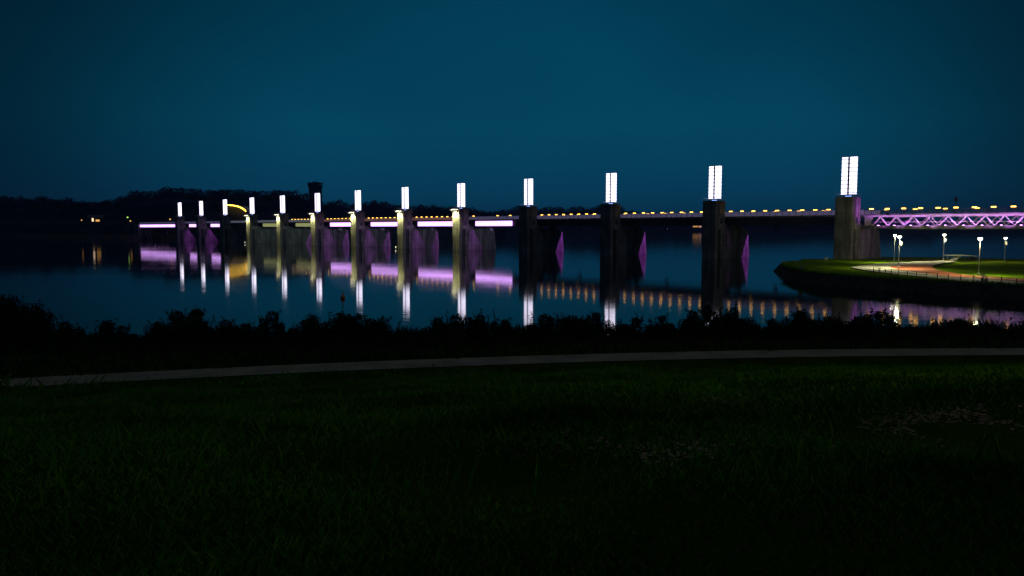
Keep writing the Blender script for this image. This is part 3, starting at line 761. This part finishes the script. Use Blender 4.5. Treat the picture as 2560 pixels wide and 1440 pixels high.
# ------------------------------------------------------------------ shrubs
def leafcloud(mb, c, rx, rz, n, s0, s1, rn):
    for _ in range(n):
        a = rn.uniform(0, 2*pi); q = rn.uniform(-1, 1); rr = sqrt(1-q*q); k = rn.uniform(.25, 1)**.5
        p = (c[0]+rr*cos(a)*rx*k, c[1]+rr*sin(a)*rx*k*.9, c[2]+q*rz*k)
        s = rn.uniform(s0, s1); d = mathutils.Vector((rn.gauss(0,1), rn.gauss(0,1), rn.gauss(0,.8))).normalized()
        e_ = d.cross(mathutils.Vector((rn.gauss(0,1), rn.gauss(0,1), rn.gauss(0,1)))).normalized()*s*.36; d = d*s
        P_ = mathutils.Vector(p); mb.add([P_-d*.5, P_+e_, P_+d*.5, P_-e_], [(0,1,2,3)])
def shrub(xp, ytop, wpx, D, label, dens=1.0, gz=None, cat='shrub', group='dark shrubs along the near shore', seed=0):
    rn = random.Random(int(xp*7+seed))
    X, Y, ztop = ray(xp, ytop, D); z0 = bank_z(X, Y) if gz is None else gz
    hgt = max(.8, ztop-z0); wr = wpx/F*D/2
    o = empty('shrub' if cat == 'shrub' else 'tree', (X, Y, z0-.1)); tag(o, label, cat, group)
    st = MB(); fo = MB()
    k = max(4, int(wr*3.2))
    for j in range(k):
        a = rn.uniform(0, 2*pi); sp_ = wr*rn.uniform(.15, .95); tx, ty = cos(a)*sp_, sin(a)*sp_*.7
        th = hgt*rn.uniform(.6, 1.0)*(1-.38*(sp_/wr)**2)
        if j == 0: th = hgt*.98; tx = ty = 0
        pts = [(0+tx*.05, 0, 0), (tx*.45+rn.uniform(-.1,.1), ty*.45, th*.4), (tx*.85, ty*.85, th*.75), (tx, ty, th)]
        st.tube(pts, [.05, .035, .02, .008], 5)
        cr = min(wr*.55, hgt*.34)*rn.uniform(.55, 1)
        leafcloud(fo, (tx, ty, th-cr*.55), cr*.8, cr*.8, int(150*dens*(cr/.5)**1.5)+30, .10, .24, rn)
        leafcloud(fo, (tx*.9, ty*.9, th*.45), cr*1.25, th*.42, int(200*dens*(cr/.5)**1.5)+40, .12, .28, rn)
        for _ in range(3):                                # loose sprigs
            b_ = rn.uniform(0, 2*pi); q = (tx+cos(b_)*cr*1.0, ty+sin(b_)*cr*.6, th+rn.uniform(-.3, .22)*hgt*.3)
            st.tube([(tx, ty, th*.8), q], [.015, .006], 4); leafcloud(fo, q, .14, .18, 12, .08, .18, rn)
    for _ in range(int(4+wr*2)):                          # long shoots sticking out of the crown
        b_ = rn.uniform(0, 2*pi); r_ = wr*rn.uniform(0, .95); bx_, by_ = cos(b_)*r_, sin(b_)*r_*.6
        zt = hgt*rn.uniform(.75, 1.0)*(1-.3*(r_/wr)**2)+rn.uniform(.15, .7); lx_ = rn.uniform(-.45, .45)
        st.tube([(bx_, by_, hgt*.4), (bx_+lx_*.4, by_, zt*.8), (bx_+lx_, by_, zt)], [.02, .012, .005], 4)
        for q_ in range(rn.randint(2, 6)):
            f_ = .62+.38*q_/5; leafcloud(fo, (bx_+lx_*f_*f_, by_, zt*f_+.05), rn.uniform(.08, .2), rn.uniform(.08, .16), rn.randint(5, 14), .07, .17, rn)
    st.build('stem', M['bark'], o); fo.build('foliage', M['leaf'], o)

# near bank terrain
prof = [(-30, 9.4), (-4, 9.1), (2, 8.98), (8, 8.35), (14, 7.3), (20, 6.2), (26, 5.1), (31.5, 4.2), (33.5, 3.95), (41.5, 3.95), (44, 3.6), (52, 2.2), (60, 1.0), (66, .1), (72, -1.2), (95, -3)]
def bend(x):                                    # the path's gentle curve
    c = max(-34, min(34, x)); return .186*c - .0033*c*c + (x-c)*(.186-.0066*c)
def pz(yy):
    for (a, za), (c, zc) in zip(prof, prof[1:]):
        if a <= yy <= c: return za+(zc-za)*(yy-a)/(c-a)
    return prof[-1][1] if yy > 0 else prof[0][1]
def rot_y(x, y): return y - bend(x)
def bank_z(x, y):
    y1 = y - bend(x); y2 = y - x*.115
    t_ = max(0, min(1, (y1-42)/7)); t_ = t_*t_*(3-2*t_)
    z = pz(y1)*(1-t_) + pz(y2)*t_
    if not 32.5 < y1 < 42.5: z += .10*sin(x*.35+1)*sin(y*.5) + .05*sin(x*1.1+y*.8)
    return z
mb = MB(); nxg, nyg = 160, 130
xs = [-90+200*i/(nxg-1) for i in range(nxg)]
for j in range(nyg):
    yy = -20 + 115*(j/(nyg-1))
    for x in xs:
        y = yy + x*.115; mb.v.append((x, y, bank_z(x, y)))
for j in range(nyg-1):
    for i in range(nxg-1): mb.f.append((j*nxg+i, j*nxg+i+1, (j+1)*nxg+i+1, (j+1)*nxg+i))
o = mb.build('ground', M['grass_soil'], None, True); tag(o, kind='structure')
def py0(x): return 35.75 + bend(x)
mb = MB(); 
for i in range(120):
    x = -88 + 196*i/119
    for d_, z_ in ((0, 0), (2.25, 0)): mb.v.append((x, py0(x)+d_, 3.985))
for i in range(119): mb.f.append((2*i, 2*i+2, 2*i+3, 2*i+1))
o = mb.build('path', M['path']); tag(o, kind='structure')

# meadow
rnd = random.Random(11)
def noise2(x, y): return sin(x*.9+2*sin(y*.4))*sin(y*1.1+1.7*sin(x*.5)) 
mb = MB(); cnt_ = 0
for _ in range(330000):
    y = 1.6 + 33.4*rnd.random()**1.15 + (1.2 if _ % 9 == 0 else 0); x = rnd.uniform(-.74, .74)*(y+2.0)
    yy = rot_y(x, y)
    if yy > 35.8 + .22*sin(x*1.3)+.2*sin(x*.47+2): continue
    d = noise2(x*.7, y*.7)
    if rnd.random() > .78+.3*d: continue
    # thinner over the stony patches
    far = y/34
    h_ = (.05+.13*rnd.random()) * (1.0+.5*d) * (1.1 if y > 9 else .42+.035*y)
    if yy > 31: h_ *= (.8 + 1.0*(rnd.random() > .96)) * (2.0 if x < -17.5 else 1)
    blade(mb, x, y, bank_z(x, y)-.02, h_, .003+.014*far, .7)
# seeding stalks, taller
for _ in range(900):
    y = 5 + 20*rnd.random()**1.3; x = rnd.uniform(-.72, .72)*(y+1.5)
    if noise2(x*.4+3, y*.4) < -.1: continue
    blade(mb, x, y, bank_z(x, y)-.02, rnd.uniform(.16, .38), .0022+.0009*y, .35)
# verge beyond the path
verge = MB()
for _ in range(26000):
    x = rnd.uniform(-60, 62); y = py0(x) + 2.2 + .25*sin(x*1.7)*sin(x*.6) + rnd.random()**1.4*22
    if abs(x) > .74*y: continue
    blade(verge, x, y, bank_z(x, y)-.02, rnd.uniform(.12, .5), .035, .5)
o = verge.build('verge_grass', M['leaf']); tag(o, 'dark rough grass between the path and the shrubs', 'grass', kind='stuff')
o = mb.build('meadow_grass', M['blade']); tag(o, 'rough dark meadow grass on the slope below the camera', 'grass', kind='stuff')

# stony / leafy patches catching light
mb = MB()
def stones(px0, px1, py0_, py1_, n, s0, s1):
    for _ in range(n):
        xp = rnd.gauss((px0+px1)/2, (px1-px0)*.3); yp = rnd.gauss((py0_+py1_)/2, (py1_-py0_)*.32)
        if noise2(xp*.012, yp*.05) < -.25: continue
        # walk the view ray down to the bank
        D = 3.0
        while D < 60:
            p = ray(xp, yp, D)
            if p[2] < bank_z(p[0], p[1]): break
            D += .1
        s = rnd.uniform(s0, s1)*(.5+D/22); z = bank_z(p[0], p[1])+s*.1
        vs = []
        for k in range(6):
            a = k*pi/3+rnd.uniform(-.3,.3); r_ = s*rnd.uniform(.6,1); vs.append((p[0]+r_*cos(a), p[1]+r_*sin(a)*.8, z+rnd.uniform(-.2,.2)*s))
        vs.append((p[0]+rnd.uniform(-.2,.2)*s, p[1], z+s*rnd.uniform(.2,.45)))
        mb.add(vs, [(k, (k+1) % 6, 6) for k in range(6)])
stones(900, 1040, 960, 990, 90, .02, .06); stones(660, 780, 985, 1010, 40, .04, .09); stones(1260, 1560, 950, 990, 90, .04, .09)
stones(1320, 1560, 1040, 1110, 260, .02, .05); stones(1640, 2000, 985, 1040, 200, .02, .05); stones(1960, 2560, 1000, 1100, 620, .02, .055)
stones(2200, 2680, 985, 1080, 420, .02, .055); stones(1560, 1800, 1090, 1150, 140, .03, .07)
o = mb.build('loose_stones', M['stone']); tag(o, 'scattered pale stones and litter in the dark grass', 'stones', kind='stuff')
# the amber lamp outside the frame whose light reaches the stones at right
X, Y = 17.0, 12.5
o = empty('park_lamp', (X, Y, bank_z(X, Y))); tag(o, 'amber park lamp beside the slope, just beyond the right edge', 'street lamp')
MB().lathe([(.12,0),(.12,.3),(.06,.5),(.045,4.2)], n=10).build('pole', M['steel'], o)
MB().lathe([(.08,4.2),(.22,4.35),(.22,4.6),(.06,4.75)], n=12).build('lamp_glass', M['amber'], o)
lamp('POINT', 'park_light', o, (-.45, 0, 4.45), 500, (1.0, .50, .12), shadow_soft_size=.2)

SH = [(18,737,150,61),(75,752,110,60),(118,772,90,60),(168,812,90,60),(232,832,90,60),(268,802,60,61),(330,822,120,60),(392,800,90,60),(440,770,110,61),(492,764,60,62),(522,806,80,60),
 (566,795,60,60),(612,796,70,61),(652,812,60,60),(680,778,60,62),(735,808,80,60),(785,788,100,61),(850,783,90,60),(897,776,100,62),(955,788,80,61),(1010,826,60,60),(1052,818,60,60),(1095,792,80,61),(1142,777,100,62),
 (1200,784,100,60),(1262,788,90,61),(1322,803,70,60),(1362,782,100,62),(1432,788,90,61),(1492,783,90,60),(1545,806,70,60),(1590,786,90,61),(1655,790,90,60),(1715,786,90,61),(1768,764,100,62),(1830,770,110,61),
 (1890,802,80,60),(1945,802,90,61),(2005,772,110,62),(2072,784,110,61),(2140,790,110,62),(2195,775,90,63),(2258,812,80,60),(2330,826,90,60),(2394,800,110,60),(2460,824,90,60),(2530,826,110,60)]
fixed = [(449.6,1),(503,2),(563,3),(630,4),(706,5),(793,6),(895,7),(1013,8),(1153,9),(1322,10),(1529,11),(1788,12),(2123,13)]
seen = {}
for i, (x, yt, wd, D) in enumerate(SH):
    sz = 'tall' if yt < 779 else ('low' if yt > 805 else 'mid-sized')
    if x < 425: where = 'left of all the towers, number %d from the left edge' % (i+1)
    else:
        nn = min(fixed, key=lambda f: abs(f[0]-x)); dx = x-nn[0]
        where = ('straight below' if abs(dx) < 14 else ('below and right of' if dx > 0 else 'below and left of')) + ' tower %s from left' % ORD[nn[1]]
    key = sz+where
    if key in seen: where += (', the farther out one' if seen[key] == 1 else ', the farthest out one')
    seen[key] = seen.get(key, 0)+1
    if x > 2230: where = ['between the lamp reflections and the right edge, leftmost', 'under the violet reflections, second from that group', 'with a rounded top among the violet reflections', 'just right of the round-topped shrub', 'at the right edge'][[2258,2330,2394,2460,2530].index(x)]
    shrub(x, yt+random.uniform(-4, 12), wd*random.uniform(1.2, 1.8), D+random.uniform(-2, 2), '%s dark shrub %s' % (sz, where), dens=.55 if x in (2140, 2195, 2258) else 1.0)
shrub(2428, 640, 26, 205, 'small dark round tree at the far edge of the spit beside the shelter', 1.0, 1.9, 'tree', None)

# reeds and brambles filling the shore between the shrubs
mb = MB()
for _ in range(52000):
    x = rnd.uniform(-50, 56); y = 35.2 + x*.115 + rnd.triangular(18, 32, 26)
    if abs(x) > .74*y: continue
    hh_ = rnd.uniform(.5, 1.5)*(.75+.45*sin(x*.9)*sin(x*.37+2))
    p = (x, y, bank_z(x, y)+hh_*rnd.random())
    if rnd.random() < .35: blade(mb, x, y, bank_z(x, y)-.05, hh_*1.15, .04, .35)
    else:
        s_ = rnd.uniform(.08, .2); d = [rnd.uniform(-s_, s_) for _k in range(9)]
        mb.add([(p[0]+d[0], p[1]+d[1], p[2]+d[2]), (p[0]+d[3], p[1]+d[4], p[2]+d[5]), (p[0]+d[6], p[1]+d[7], p[2]+d[8])], [(0, 1, 2)])
o = mb.build('shore_scrub', M['leaf']); tag(o, 'low dark scrub and reeds filling the shore between the shrubs', 'scrub', kind='stuff')

# buoy
X, Y, _ = ground(857, 746, 0)
o = empty('buoy', (X, Y, 0)); tag(o, 'small dull orange buoy floating left of the seventh tower', 'buoy')
MB().lathe([(.15,-.35),(.34,-.1),(.36,.25),(.24,.5),(.1,.62)], n=16).build('float', M['buoy'], o, True)
MB().lathe([(.05,.6),(.05,.95),(.13,.95),(.13,1.15)], n=10).build('top_mark', M['buoy'], o)

# ------------------------------------------------------------------ river haze
hm = bpy.data.materials.new('haze'); hm.use_nodes = True; t = hm.node_tree
t.nodes.remove(t.nodes['Principled BSDF'])
pv = t.nodes.new('ShaderNodeVolumePrincipled'); pv.inputs['Color'].default_value = (.35, .5, 1.0, 1); pv.inputs['Density'].default_value = .00011; pv.inputs['Anisotropy'].default_value = .3
t.links.new(pv.outputs[0], t.nodes['Material Output'].inputs['Volume'])
hz = MB().box(-4200, 4200, -60, 6000, -5, 130).build('haze', hm); tag(hz, kind='stuff')
